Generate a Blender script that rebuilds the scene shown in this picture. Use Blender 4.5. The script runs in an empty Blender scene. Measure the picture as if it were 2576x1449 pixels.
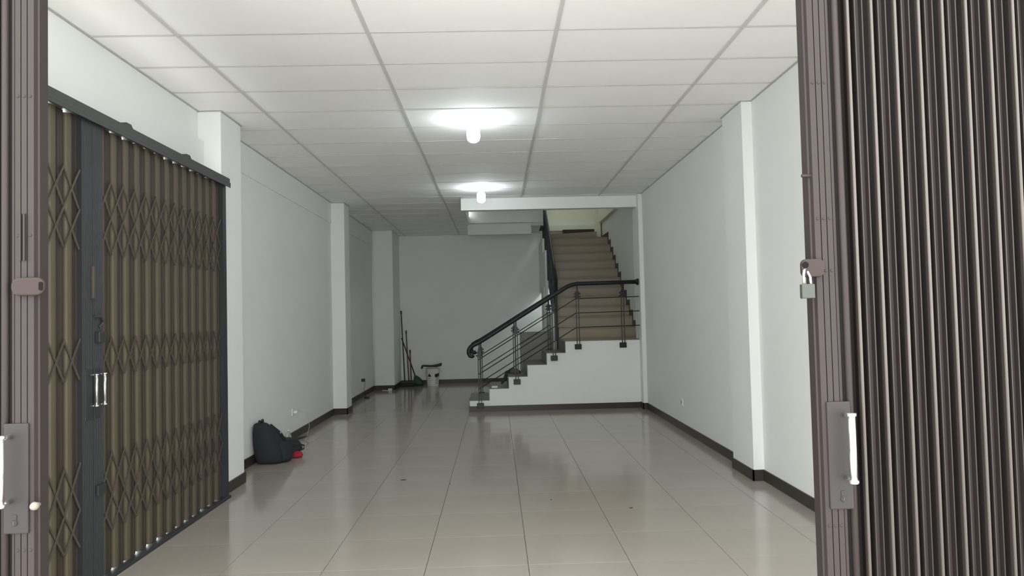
import bpy, math, random
from mathutils import Vector, Matrix
random.seed(7)
S = bpy.context.scene
COL = S.collection

# ------------------------------------------------------------------ camera
CAM_R = ((0.9994875, 0.0222265, 0.0230355), (-0.0213642, 0.9990858, -0.0370277), (-0.0238375, 0.0365166, 0.9990487))
cam = bpy.data.cameras.new('camera'); cam_o = bpy.data.objects.new('camera', cam); COL.objects.link(cam_o)
cam.sensor_fit = 'HORIZONTAL'; cam.sensor_width = 36.0; cam.lens = 1896.08 / 2576 * 36.0
cam.clip_start = 0.05; cam.clip_end = 200
m = Matrix.Identity(4)
for r in range(3):
    m[r][0] = CAM_R[r][0]; m[r][1] = CAM_R[r][2]; m[r][2] = -CAM_R[r][1]
m[0][3], m[1][3], m[2][3] = 0, 0, 1.45
cam_o.matrix_world = m
S.camera = cam_o

# ------------------------------------------------------------------ world (overcast daylight), exposure
w = bpy.data.worlds.new('overcast_sky'); S.world = w; w.use_nodes = True
bg = w.node_tree.nodes['Background']
bg.inputs[0].default_value = (0.975, 0.99, 1.0, 1); bg.inputs[1].default_value = 3.5
S.view_settings.view_transform = 'Standard'; S.view_settings.look = 'None'
S.view_settings.exposure = 1.66; S.view_settings.gamma = 1.0; S.view_settings.use_curve_mapping = False
S.cycles.max_bounces = 14; S.cycles.diffuse_bounces = 9; S.cycles.glossy_bounces = 5
S.cycles.use_denoising = True
S.cycles.sample_clamp_indirect = 6.0

def portal(name, loc, rot, sx, sy):
    l = bpy.data.lights.new(name, 'AREA'); l.shape = 'RECTANGLE'; l.size = sx; l.size_y = sy
    l.cycles.is_portal = True
    o = bpy.data.objects.new(name, l); COL.objects.link(o); o.location = loc; o.rotation_euler = rot
portal('front_opening_portal', (-0.169, 1.93, 1.515), (math.radians(90), 0, 0), 2.0, 2.97)

BULB_POWER = 22.0      # emission strength of the two ceiling bulbs

# ------------------------------------------------------------------ helpers
def lin(c):
    c /= 255.0
    return c / 12.92 if c <= 0.04045 else ((c + 0.055) / 1.055) ** 2.4
def srgb(r, g, b): return (lin(r), lin(g), lin(b), 1)

MATS = {}
def mat(name, color, rough=0.6, metal=0.0, spec=0.5, noise=0.0, scale=8.0, bump=0.0, bscale=60.0, coat=0.0, emit=None, estr=0.0, trans=0.0, ior=1.45, stretch=None):
    if name in MATS: return MATS[name]
    M = bpy.data.materials.new(name); M.use_nodes = True
    nt = M.node_tree; b = nt.nodes['Principled BSDF']
    b.inputs['Base Color'].default_value = color
    b.inputs['Roughness'].default_value = rough; b.inputs['Metallic'].default_value = metal
    b.inputs['Specular IOR Level'].default_value = spec; b.inputs['IOR'].default_value = ior
    b.inputs['Coat Weight'].default_value = coat; b.inputs['Transmission Weight'].default_value = trans
    if emit:
        b.inputs['Emission Color'].default_value = emit; b.inputs['Emission Strength'].default_value = estr
    if noise or bump:
        tc = nt.nodes.new('ShaderNodeTexCoord')
        src = tc.outputs['Object']
        if stretch:
            mp = nt.nodes.new('ShaderNodeMapping'); mp.inputs['Scale'].default_value = stretch
            nt.links.new(src, mp.inputs[0]); src = mp.outputs[0]
        if noise:
            n = nt.nodes.new('ShaderNodeTexNoise'); n.inputs['Scale'].default_value = scale; n.inputs['Detail'].default_value = 6
            nt.links.new(src, n.inputs['Vector'])
            mx = nt.nodes.new('ShaderNodeMix'); mx.data_type = 'RGBA'
            mx.inputs['A'].default_value = tuple(x * (1 - noise) for x in color[:3]) + (1,)
            mx.inputs['B'].default_value = tuple(min(1, x * (1 + noise)) for x in color[:3]) + (1,)
            nt.links.new(n.outputs['Fac'], mx.inputs['Factor'])
            nt.links.new(mx.outputs['Result'], b.inputs['Base Color'])
        if bump:
            n2 = nt.nodes.new('ShaderNodeTexNoise'); n2.inputs['Scale'].default_value = bscale; n2.inputs['Detail'].default_value = 3
            nt.links.new(src, n2.inputs['Vector'])
            bp = nt.nodes.new('ShaderNodeBump'); bp.inputs['Strength'].default_value = bump; bp.inputs['Distance'].default_value = 0.004
            nt.links.new(n2.outputs['Fac'], bp.inputs['Height']); nt.links.new(bp.outputs['Normal'], b.inputs['Normal'])
    MATS[name] = M
    return M

WL = {}
def put(o, parent):
    COL.objects.link(o)
    return o

class MB:
    """collects geometry in world coordinates, build() links it as ONE mesh object"""
    def __init__(s): s.v = []; s.f = []
    def add(s, vs, fs):
        k = len(s.v); s.v += [tuple(x) for x in vs]; s.f += [tuple(i + k for i in f) for f in fs]; return s
    def box(s, x0, x1, y0, y1, z0, z1):
        if x0 > x1: x0, x1 = x1, x0
        if y0 > y1: y0, y1 = y1, y0
        if z0 > z1: z0, z1 = z1, z0
        return s.add([(x0,y0,z0),(x1,y0,z0),(x1,y1,z0),(x0,y1,z0),(x0,y0,z1),(x1,y0,z1),(x1,y1,z1),(x0,y1,z1)],
                     [(3,2,1,0),(4,5,6,7),(0,1,5,4),(1,2,6,5),(2,3,7,6),(3,0,4,7)])
    def prism(s, poly, axis, a, b):
        """poly: list of (u,v); axis 'x': (y,z), 'y': (x,z), 'z': (x,y)"""
        def P(u, v, t): return (t,u,v) if axis == 'x' else ((u,t,v) if axis == 'y' else (u,v,t))
        n = len(poly)
        vs = [P(u, v, a) for u, v in poly] + [P(u, v, b) for u, v in poly]
        fs = [tuple(range(n - 1, -1, -1)), tuple(range(n, 2 * n))]
        fs += [(i, (i + 1) % n, n + (i + 1) % n, n + i) for i in range(n)]
        return s.add(vs, fs)
    def bar(s, p, q, wd, th, nrm):
        """flat bar from p to q, width wd, thickness th along nrm"""
        p, q, nrm = Vector(p), Vector(q), Vector(nrm).normalized()
        d = (q - p).normalized(); sd = d.cross(nrm).normalized() * wd / 2; nn = nrm * th / 2
        vs = [p - sd - nn, p + sd - nn, p + sd + nn, p - sd + nn, q - sd - nn, q + sd - nn, q + sd + nn, q - sd + nn]
        return s.add(vs, [(3,2,1,0),(4,5,6,7),(0,1,5,4),(1,2,6,5),(2,3,7,6),(3,0,4,7)])
    def tube(s, pts, r, n=8, caps=True):
        pts = [Vector(p) for p in pts]; rs = r if isinstance(r, (list, tuple)) else [r] * len(pts)
        rings = []; up = None
        for i, p in enumerate(pts):
            d = (pts[min(i + 1, len(pts) - 1)] - pts[max(i - 1, 0)]).normalized()
            if up is None:
                up = Vector((0, 0, 1)) if abs(d.z) < 0.9 else Vector((1, 0, 0))
            a = d.cross(up).normalized(); up = a.cross(d).normalized()
            rings.append([p + (a * math.cos(t) + up * math.sin(t)) * rs[i] for t in [2 * math.pi * k / n for k in range(n)]])
        vs = [v for rg in rings for v in rg]; fs = []
        for i in range(len(pts) - 1):
            for k in range(n):
                fs.append((i*n + k, i*n + (k+1) % n, (i+1)*n + (k+1) % n, (i+1)*n + k))
        if caps: fs += [tuple(range(n - 1, -1, -1)), tuple(range((len(pts)-1)*n, len(pts)*n))]
        return s.add(vs, fs)
    def lathe(s, prof, c, n=20, axis='z'):
        cx, cy, cz = c; vs = []; fs = []
        for r, h in prof:
            for k in range(n):
                t = 2 * math.pi * k / n; a, b = r * math.cos(t), r * math.sin(t)
                vs.append((cx + a, cy + b, cz + h) if axis == 'z' else ((cx + a, cy + h, cz + b) if axis == 'y' else (cx + h, cy + a, cz + b)))
        for i in range(len(prof) - 1):
            for k in range(n):
                fs.append((i*n + k, i*n + (k+1) % n, (i+1)*n + (k+1) % n, (i+1)*n + k))
        fs += [tuple(range(n - 1, -1, -1)), tuple(range((len(prof)-1)*n, len(prof)*n))]
        return s.add(vs, fs)
    def build(s, name, M, parent=None, smooth=False, bevel=0.0, subsurf=0):
        xs, ys, zs = zip(*s.v)
        org = Vector(((min(xs)+max(xs))/2, (min(ys)+max(ys))/2, min(zs)))
        me = bpy.data.meshes.new(name)
        me.from_pydata([tuple(Vector(v) - org) for v in s.v], [], s.f)
        import bmesh
        bm = bmesh.new(); bm.from_mesh(me); bmesh.ops.recalc_face_normals(bm, faces=bm.faces); bm.to_mesh(me); bm.free()
        me.materials.append(M if not isinstance(M, str) else MATS[M])
        if smooth:
            me.polygons.foreach_set('use_smooth', [True] * len(me.polygons))
        o = bpy.data.objects.new(name, me); COL.objects.link(o)
        WL[o.name] = org
        if parent: o.parent = parent; o.location = org - WL[parent.name]
        else: o.location = org
        if bevel:
            b = o.modifiers.new('bevel', 'BEVEL'); b.width = bevel; b.segments = 2; b.limit_method = 'ANGLE'
        if subsurf:
            b = o.modifiers.new('sub', 'SUBSURF'); b.levels = subsurf; b.render_levels = subsurf
        return o

def copy_at(src, parent, loc):
    o = src.copy(); COL.objects.link(o); o.parent = parent
    loc = Vector(loc); WL[o.name] = loc
    o.location = loc - (WL[parent.name] if parent else Vector((0, 0, 0)))
    return o
def empty(name, loc):
    o = bpy.data.objects.new(name, None); COL.objects.link(o); o.location = loc; o.empty_display_size = 0.1
    WL[o.name] = Vector(loc); return o
def tag(o, label, cat, group=None):
    o['label'] = label; o['category'] = cat
    if group: o['group'] = group
    return o
def struct(o, label, cat):
    o['kind'] = 'structure'; o['label'] = label; o['category'] = cat; return o
def box(name, M, parent, *b, **k): return MB().box(*b).build(name, M, parent, **k)

# ------------------------------------------------------------------ materials
wall_m = mat('white_wall_paint', (0.74, 0.755, 0.73, 1), 0.75, noise=0.035, scale=1.3, bump=0.12, bscale=90)
cream_m = mat('cream_wall_paint', (0.76, 0.77, 0.63, 1), 0.8, noise=0.03, scale=1.3, bump=0.1, bscale=90)
panel_m = mat('ceiling_board', (0.90, 0.90, 0.88, 1), 0.85, noise=0.03, scale=2.0, bump=0.05, bscale=120)
tee_m = mat('ceiling_grid_metal', (0.60, 0.60, 0.57, 1), 0.6)
angle_m = mat('wall_angle_metal', (0.42, 0.42, 0.40, 1), 0.6)
tile_m = mat('floor_tile', (0.335, 0.305, 0.265, 1), 0.13, noise=0.08, scale=1.1, spec=0.42)
grout_m = mat('floor_grout', (0.16, 0.14, 0.12, 1), 0.9)
base_m = mat('baseboard_tile', srgb(56, 50, 45), 0.4, spec=0.3, noise=0.06, scale=6)
stairtile_m = mat('stair_tile', srgb(150, 138, 119), 0.35, noise=0.08, scale=5)
nosing_m = mat('stair_tread_shaded_tile', srgb(128, 118, 101), 0.35, noise=0.08, scale=5)  # tread tile darkened to paint in the shading at each nosing
steptile_m = mat('grey_step_tile', srgb(118, 116, 109), 0.4, noise=0.06, scale=5)
greywall_m = mat('grey_low_wall', srgb(122, 121, 116), 0.6, noise=0.05, scale=4)
black_m = mat('black_rail_paint', srgb(30, 35, 37), 0.4, spec=0.3)
rod_m = mat('black_rod_paint', srgb(40, 40, 36), 0.5, spec=0.2)
hole_m = mat('dark_hole', srgb(18, 16, 15), 0.9, spec=0.02)
steel_m = mat('dull_steel', (0.36, 0.36, 0.34, 1), 0.35, metal=0.9)
postbar_m = mat('grey_steel_post', srgb(62, 60, 56), 0.45, spec=0.3)
stringer_m = mat('dark_stringer_paint', srgb(48, 52, 50), 0.55)
gslat_m = mat('gate_slat_olive', srgb(76, 69, 55), 0.55, noise=0.22, scale=5, stretch=(1, 1, 0.35))
gpick_m = mat('gate_picket_brown', srgb(52, 44, 37), 0.55, noise=0.22, scale=6, stretch=(1, 1, 0.3))
gbar_m = mat('gate_lattice_metal', srgb(70, 64, 55), 0.5, noise=0.15, scale=9)
gstile_m = mat('gate_stile_slate', srgb(42, 44, 45), 0.5, noise=0.1, scale=6)
gtrack_m = mat('gate_track_grey', srgb(58, 59, 58), 0.5, noise=0.1, scale=6)
fstile_m = mat('front_gate_stile_paint', srgb(33, 28, 26), 0.5, spec=0.14, noise=0.07, scale=5)
fslat_m = mat('front_gate_slat_paint', srgb(31, 27, 25), 0.5, spec=0.14, noise=0.06, scale=5)
frib_m = mat('front_gate_rib_paint', srgb(46, 42, 39), 0.45, spec=0.25)
fnose_m = mat('front_gate_worn_lit_edge', srgb(55, 51, 47), 0.4, spec=0.3, noise=0.1, scale=12)  # worn slat edge, colour also lightened for the sky it reflects
fplate_m = mat('front_gate_plate_paint', srgb(33, 30, 29), 0.5, spec=0.14, noise=0.05, scale=9)
hasp_m = mat('hasp_brown_paint', srgb(34, 26, 24), 0.5, spec=0.14, noise=0.1, scale=20)
chrome_m = mat('chrome', (0.92, 0.92, 0.92, 1), 0.24, metal=1.0)
brass_m = mat('padlock_body', srgb(40, 43, 37), 0.45, spec=0.25)
plastic_m = mat('white_plastic', (0.72, 0.72, 0.70, 1), 0.4)
lamp_m = mat('added_lamp_lit', (0.9, 0.9, 0.9, 1), 0.4, emit=(0.86, 0.94, 1.0, 1), estr=90.0)
bulb_m = mat('led_bulb_lit', (0.9, 0.9, 0.9, 1), 0.4, emit=(0.86, 0.94, 1.0, 1), estr=BULB_POWER)

H = 3.252
XL, XR = -2.515, 2.25
YF, YB = 2.02, 16.55

# ------------------------------------------------------------------ floor : grout bed + separate tiles
floor = MB().box(XL - 0.25, 2.5, YF - 0.15, YB + 0.2, -0.14, -0.013).build('floor', grout_m)
struct(floor, 'glossy beige tiled floor of the empty shop', 'floor')
P = 0.594; G = 0.003
y_lines = [4.437 + P * j for j in range(-5, 22)]
x_lines = [-0.439 + P * i for i in range(-5, 6)]
for j in range(len(y_lines) - 1):
    for i in range(len(x_lines) - 1):
        x0, x1 = max(x_lines[i], XL - 0.2), min(x_lines[i + 1], 2.45)
        y0, y1 = max(y_lines[j], YF - 0.14), min(y_lines[j + 1], YB + 0.1)
        if x1 - x0 < 0.03 or y1 - y0 < 0.03: continue
        dz = random.uniform(-0.0002, 0.0002)
        x0 += G / 2; x1 -= G / 2; y0 += G / 2; y1 -= G / 2; c = 0.0004
        mb = MB(); za, zb = -0.013, dz
        mb.add([(x0,y0,za),(x1,y0,za),(x1,y1,za),(x0,y1,za),(x0,y0,zb-c),(x1,y0,zb-c),(x1,y1,zb-c),(x0,y1,zb-c),
                (x0+c,y0+c,zb),(x1-c,y0+c,zb),(x1-c,y1-c,zb),(x0+c,y1-c,zb)],
               [(0,1,5,4),(1,2,6,5),(2,3,7,6),(3,0,4,7),(4,5,9,8),(5,6,10,9),(6,7,11,10),(7,4,8,11),(8,9,10,11)])
        mb.build('floor_tile', tile_m, floor)
ground = MB().box(-4.5, 4.5, -1.2, YF - 0.16, -0.3, -0.03).box(-4.5, XL - 0.26, YF - 0.16, 8, -0.3, -0.03).build('ground', mat('concrete_apron', (0.60, 0.59, 0.565, 1), 0.85, noise=0.1, scale=1.5))
struct(ground, 'pale concrete apron outside the shop front', 'ground')

# ------------------------------------------------------------------ ceiling : grid of tees and lay-in boards
ceiling = MB().box(XL - 0.2, 2.5, YF, 11.46, H + 0.14, H + 0.2).box(XL - 0.2, -0.50, 11.46, YB + 0.1, H + 0.14, H + 0.2).build('ceiling', panel_m)
struct(ceiling, 'suspended ceiling of white boards in a metal grid', 'ceiling')
cx = [XL, -1.954, -0.764, 0.426, 1.616, XR + 0.04]
cy = [YF + 0.02] + [4.705 + 0.595 * k for k in range(-4, 20)] + [YB]
def board(x0, x1, y0, y1):
    x0 += 0.004; x1 -= 0.004; y0 += 0.004; y1 -= 0.004
    if x1 - x0 < 0.03 or y1 - y0 < 0.03: return
    nx, ny = 6, 2; vs = []; fs = []; sag = random.uniform(0.001, 0.0032) if x1 - x0 > 1 else 0.0006
    tw = random.uniform(-0.001, 0.001)
    for lay in (0, 1):
        for b in range(ny + 1):
            for a in range(nx + 1):
                u, v = a / nx, b / ny
                z = H + 0.005 - sag * math.sin(math.pi * u) + tw * (u - 0.5)
                vs.append((x0 + (x1 - x0) * u, y0 + (y1 - y0) * v, z + 0.009 * lay))
    k = (nx + 1) * (ny + 1)
    for b in range(ny):
        for a in range(nx):
            q = (b*(nx+1)+a, b*(nx+1)+a+1, (b+1)*(nx+1)+a+1, (b+1)*(nx+1)+a)
            fs.append(q[::-1]); fs.append(tuple(i + k for i in q))
    ring = [a for a in range(nx + 1)] + [(b+1)*(nx+1)-1 for b in range(1, ny + 1)] + [ny*(nx+1)+a for a in range(nx - 1, -1, -1)] + [b*(nx+1) for b in range(ny - 1, 0, -1)]
    for i in range(len(ring)):
        p, q = ring[i], ring[(i + 1) % len(ring)]
        fs.append((p, q, q + k, p + k))
    MB().add(vs, fs).build('ceiling_board', panel_m, ceiling)
for j in range(len(cy) - 1):
    for i in range(5):
        x0, x1, y0, y1 = cx[i], cx[i + 1], cy[j], cy[j + 1]
        if y1 < 11.4:
            board(x0, x1, y0, y1)
        else:
            if x0 < -0.5: board(x0, min(x1, -0.50), y0, y1)
            if x1 > -0.5 and y0 < 11.4: board(max(x0, -0.50), x1, y0, 11.45)
for i, x in enumerate(cx[1:5]):
    y1 = YB if x < -0.5 else 11.45
    MB().box(x - 0.0125, x + 0.0125, YF + 0.02, y1, H - 0.002, H + 0.0005).box(x - 0.001, x + 0.001, YF + 0.02, y1, H + 0.0005, H + 0.03).build('main_runner', tee_m, ceiling)
for j, y in enumerate(cy[1:-1]):
    for i in range(5):
        x0, x1 = cx[i] + 0.0125, cx[i + 1] - 0.0125
        if y > 11.4: x1 = min(x1, -0.5)
        if x1 - x0 < 0.05: continue
        # the thin cross tee, lighter-gauge flange than the runner
        MB().box(x0, x1, y - 0.0085, y + 0.0085, H - 0.001, H + 0.0005).box(x0, x1, y - 0.001, y + 0.001, H + 0.0005, H + 0.025).build('cross_tee', tee_m, ceiling)

def angle(boxes):
    mb = MB()
    for b in boxes: mb.box(*b, H - 0.003, H + 0.001)
    mb.build('wall_angle', angle_m, ceiling)
ang = 0.012
angle([(-2.503, -2.503 + ang, YF + 0.02, 6.43), (-2.503, -2.31 + ang, 6.43 - ang, 6.43), (-2.31, -2.31 + ang, 6.43, 6.93), (-2.503, -2.31 + ang, 6.93, 6.93 + ang), (-2.503, -2.503 + ang, 6.93 + ang, 11.65 - ang),
       (-2.503, -2.31 + ang, 11.65 - ang, 11.65), (-2.31, -2.31 + ang, 11.65, 12.03), (-2.503, -2.31 + ang, 12.03, 12.03 + ang), (-2.503, -2.503 + ang, 12.03 + ang, 15.45 - ang), (-2.503, -2.09 + ang, 15.45 - ang, 15.45), (-2.09, -2.09 + ang, 15.45, YB), (-2.09 + ang, -0.5, YB - ang, YB)])
angle([(XR - ang, XR, YF + 0.02, 6.41 - ang), (2.16 - ang, XR, 6.41 - ang, 6.41), (2.16 - ang, 2.16, 6.41, 6.96), (2.16 - ang, XR, 6.96, 6.96 + ang), (XR - ang, XR, 6.96 + ang, 11.33 - ang), (2.19 - ang, XR, 11.33 - ang, 11.33), (-0.5, 2.19, 11.46 - ang, 11.46)])

# ------------------------------------------------------------------ walls
def wall(name, label, boxes, M=wall_m):
    mb = MB()
    for b in boxes: mb.box(*b)
    return struct(mb.build(name, M), label, 'wall')
# left wall : side opening for the gate between Y 2.1 and 6.43
wl = wall('wall_left', 'white plastered left wall with projecting columns', [
    (XL - 0.2, XL, 6.6, YB + 0.2, -0.013, 2.94),
    (XL - 0.2, XL + 0.012, 6.6, YB + 0.2, 2.94, H + 0.2),
    (XL - 0.2, -2.455, YF - 0.15, 6.6, 2.60, 2.995),
    (XL - 0.2, XL + 0.012, YF - 0.15, 6.6, 2.995, H + 0.2)])
box('column', wall_m, wl, XL - 0.1, -2.31, 6.43, 6.93, 0, H)
box('column', wall_m, wl, XL - 0.1, -2.31, 11.65, 12.03, 0, H)
box('column', wall_m, wl, XL - 0.1, -2.09, 15.45, YB, 0, H)
box('column', wall_m, wl, XL - 0.2, -2.31, YF - 0.15, YF + 0.25, 0, H)
MB().tube([(XL + 0.025, 15.42, 0.09), (XL + 0.025, 15.42, H)], 0.014, 8).build('conduit_pipe', wall_m, wl, smooth=True)
wr = wall('wall_right', 'white plastered right wall with a projecting column', [
    (XR, XR + 0.25, YF - 0.15, 11.33, -0.013, H + 0.2),
    (2.36, XR + 0.25, 11.33, YB + 0.2, -0.013, 4.9), (2.36, XR + 0.25, 11.33, YB + 0.2, 5.75, 5.9),
    (2.36, XR + 0.25, 11.33, 14.8, 4.9, 5.75), (2.36, XR + 0.25, 15.6, YB + 0.2, 4.9, 5.75)])   # upper window between these
box('column', wall_m, wr, 2.16, XR + 0.1, 6.41, 6.96, 0, H)
MB().box(2.19, 2.40, 11.33, 11.525, 0, H).box(2.19, 2.36, 11.525, 11.80, 1.045, H).build('column', wall_m, wr)
wb = wall('wall_back', 'plain white back wall behind the stairs', [(XL - 0.2, 2.6, YB, YB + 0.2, -0.013, 3.50)])
# front wall above the front gates and piers
wf = wall('wall_front', 'front wall header above the folding gates', [
    (XL - 0.2, XR + 0.25, YF - 0.15, YF + 0.05, 3.06, 4.2)])

# stairwell : beams round the void and the shaft above
beam_m = wall_m
stw = wall('wall_stairwell', 'white beams and walls around the stair opening', [
    (-0.495, 2.20, 11.46, 11.62, 3.07, H + 0.3),            # front beam
    (-0.66, -0.495, 11.46, 14.95, 3.28, 3.62),              # edge beam on the left of the void
    (-0.66, -0.48, 11.46, 15.15, 3.62, 5.9),
    (-0.66, 2.6, 11.40, 11.62, H + 0.3, 5.9)])
box('beam', wall_m, stw, -0.52, 0.745, 14.95, 15.15, 3.072, 3.285)
box('beam', wall_m, stw, -0.66, 1.0, 15.10, YB, 3.318, 5.9)
box('soffit', wall_m, stw, -0.50, 1.0, 15.15, YB, 3.255, 3.318)
box('shadow_gap_strip', angle_m, stw, -0.48, 0.70, 15.07, 15.12, 3.285, 3.318)  # grey strip whose tone paints the shadow gap between the beams
box('beam', cream_m, stw, 2.29, 2.36, 11.62, 16.4, 3.43, 4.2)
box('column', cream_m, stw, 2.20, 2.33, 16.35, YB, 3.0, 5.9)
box('upper_wall', cream_m, stw, -0.66, 2.6, YB, YB + 0.2, 3.50, 5.9)
box('ledge', cream_m, stw, 1.0, 2.20, YB - 0.12, YB, 3.28, 3.40)
# roof over the shaft; daylight enters by a window high in the right wall
MB().box(-0.66, 2.6, 11.4, YB + 0.2, 5.9, 6.05).build('roof_slab', wall_m, stw)
portal('upper_window_portal', (2.48, 15.2, 5.325), (0, math.radians(90), 0), 0.85, 0.8)

# low grey wall and back room door behind the stairs
gw = struct(MB().box(0.40, 0.96, 12.80, 12.92, 0, 1.165).build('wall_low', greywall_m), 'low grey wall behind the lower stair flight', 'wall')
pw = MB()
pw.box(0.975, 1.03, 12.95, 15.25, 0, 1.5)
pw.box(0.975, 1.03, 14.55, 15.25, 1.5, 2.7).box(0.975, 1.03, 15.25, YB, 1.93, 3.0)
pwo = struct(pw.build('wall_understair', wall_m), 'partition under the upper stairs with a doorway', 'wall')
d1 = struct(MB().box(0.932, 0.970, 14.50, 15.24, 0.02, 1.985).build('door_1', mat('door_white', (0.62, 0.62, 0.60, 1), 0.5)), 'pale door standing open behind the stairs', 'door')
MB().lathe([(0.0, 0), (0.012, 0.0), (0.012, -0.03), (0.024, -0.04), (0.024, -0.05), (0.0, -0.055)], (0.932, 14.58, 1.0), 10, 'x').build('door_handle', chrome_m, d1, smooth=True)

# ------------------------------------------------------------------ baseboards
def strip(pts, side, h=0.092, t=0.012):
    mb = MB()
    for a, b in zip(pts[:-1], pts[1:]):
        x0, x1 = sorted((a[0], b[0])); y0, y1 = sorted((a[1], b[1]))
        if abs(a[0] - b[0]) < 1e-6:       # runs along Y
            mb.box(a[0], a[0] + side * t, y0 - t, y1 + t, 0, h)
        else:
            mb.box(x0 - t, x1 + t, a[1] - t, a[1], 0, h) if a[2] < 0 else mb.box(x0 - t, x1 + t, a[1], a[1] + t, 0, h)
    return mb
struct(strip([(-2.31, 6.44, -1), (-2.31, 6.93, 1), (XL, 6.93, 1), (XL, 11.65, -1), (-2.31, 11.65, -1), (-2.31, 12.03, 1), (XL, 12.03, 1), (XL, 15.45, -1), (-2.09, 15.45, -1), (-2.09, YB - 0.012, 1)], 1).build('baseboard_left', base_m),
       'dark brown baseboard along the left wall and its columns', 'baseboard')
struct(strip([(XR, YF, 1), (XR, 6.41, -1), (2.16, 6.41, -1), (2.16, 6.96, 1), (XR, 6.96, 1), (XR, 11.33, -1), (2.19, 11.33, -1), (2.19, 11.515, 1)], -1).build('baseboard_right', base_m),
       'dark brown baseboard along the right wall and its columns', 'baseboard')
struct(strip([(-2.08, YB, -1), (0.99, YB, -1)], 1, t=0.012).build('baseboard_back', base_m), 'dark brown baseboard along the back wall', 'baseboard')

# ------------------------------------------------------------------ staircase
stair = empty('staircase', (0.9, 12.1, 0)); tag(stair, 'L-shaped tiled staircase with white side wall and long brown upper flight', 'staircase')
SX = [-0.425, -0.122, 0.176, 0.466, 0.765, 1.055]; RZ = 0.1733
YS, YR = 11.53, 12.70
poly = [(SX[0], 0)]
for i, x in enumerate(SX): poly += [(x, RZ * i), (x, RZ * (i + 1) - 0.008)]
poly = [(SX[0], 0)] + poly[2:] + [(2.36, RZ * 6 - 0.008), (2.36, 0)]
MB().prism(poly, 'y', YS, YS + 0.12).build('side_wall', wall_m, stair)
MB().prism(poly, 'y', YS + 0.12, YR).build('flight_body', greywall_m, stair)
MB().box(SX[0] - 0.012, 2.19, YS - 0.012, YS, 0, 0.086).box(SX[0] - 0.012, SX[0], YS, YS + 0.1, 0, 0.086).build('baseboard', base_m, stair)
for i, x in enumerate(SX):
    x1 = SX[i + 1] if i < 5 else 2.36
    MB().box(x - 0.012, x1 - 0.001, YS - 0.002, YR, RZ * (i + 1) - 0.008, RZ * (i + 1)).build('tread', steptile_m if i < 5 else stairtile_m, stair)
    if i: MB().box(x - 0.01, x, YS + 0.002, YR, RZ * i, RZ * (i + 1) - 0.008).build('riser', steptile_m, stair)
# upper flight
Z0, UR, UT, NU, UX0, UX1 = RZ * 6, 0.181, 0.28, 11, 1.055, 2.36
up = [(12.70, Z0 - 0.3)]
for n in range(NU):
    up += [(12.70 + UT * n, Z0 + UR * n), (12.70 + UT * n, Z0 + UR * (n + 1) - 0.008)]
ytop = 12.70 + UT * (NU - 1)
up += [(YB, Z0 + UR * NU - 0.008), (YB, Z0 + UR * NU - 0.2), (ytop + 0.25, Z0 + UR * NU - 0.2), (12.95, Z0 - 0.3)]
up[0] = (12.70, Z0 - 0.30)
MB().prism(up, 'x', UX0, UX1).build('upper_flight_body', wall_m, stair)
MB().prism([(y, z + (0.004 if k else 0)) for k, (y, z) in enumerate(up)], 'x', UX0 - 0.02, UX0 - 0.002).build('stringer', stringer_m, stair)
for n in range(NU):
    y = 12.70 + UT * n
    MB().box(UX0, UX1 - 0.001, y - 0.01, y, Z0 + UR * n + 0.001, Z0 + UR * (n + 1) - 0.008).build('riser', stairtile_m, stair)
    y1 = y + UT if n < NU - 1 else YB - 0.001
    MB().box(UX0, UX1 - 0.001, y - 0.030, y1 - 0.012 if n < NU - 1 else y1, Z0 + UR * (n + 1) - 0.008, Z0 + UR * (n + 1)).box(UX0, UX1 - 0.001, y - 0.030, y - 0.011, Z0 + UR * (n + 1) - 0.022, Z0 + UR * (n + 1) - 0.008).build('tread', nosing_m, stair)
    # dark skirting tiles stepping up the right wall
    z = Z0 + UR * (n + 1)
    MB().prism([(y, z), (y1, z), (y1, z + 0.1 + (UR if n < NU - 1 else 0)), (y1 - 0.05, z + 0.1 + (UR if n < NU - 1 else 0)), (y1 - 0.05, z + 0.1), (y, z + 0.1)], 'x', UX1 - 0.012, UX1 - 0.001).build('skirting', base_m, stair)
MB().box(UX1 - 0.012, UX1 - 0.001, 11.81, 12.69, Z0, Z0 + 0.1).build('skirting', base_m, stair)
# winder at the top : a turned riser in dark skirting against the back wall
zt = Z0 + UR * NU
MB().prism([(1.06, YB - 0.13), (2.19, YB - 0.13), (2.19, YB - 0.60)], 'z', zt, zt + 0.165).build('winder_riser', stairtile_m, stair)
MB().box(1.5, 2.19, YB - 0.134, YB - 0.125, zt, zt + 0.27).build('skirting', base_m, stair)

# ------------------------------------------------------------------ railings
def railing_post(par, x, y, z0, z1, plate_y=None):
    p = MB()
    for dx in (-0.019, 0.019): p.box(x + dx - 0.0065, x + dx + 0.0065, y - 0.012, y + 0.012, z0, z1 - 0.11)
    po = p.build('post', postbar_m, par)
    c = MB(); c.box(x - 0.028, x + 0.028, y - 0.016, y + 0.016, z1 - 0.21, z1 - 0.10).box(x - 0.012, x + 0.012, y - 0.012, y + 0.012, z1 - 0.10, z1)
    for dz in (-0.18, -0.135):
        for sx in (-1, 1): c.lathe([(0.0, -0.012), (0.009, -0.008), (0.012, 0), (0.009, 0.008), (0.0, 0.012)], (x + sx * 0.04, y, z1 + dz), 8)
    c.build('clamp', black_m, po)
    if plate_y is not None:
        MB().box(x - 0.052, x + 0.052, plate_y - 0.03, plate_y, z0 - 0.075, z0 + 0.005).build('base_plate', black_m, po, bevel=0.006)
    else:
        MB().box(x - 0.045, x + 0.045, y - 0.035, y + 0.035, z0 - 0.001, z0 + 0.012).build('base_plate', black_m, po, bevel=0.003)
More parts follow.
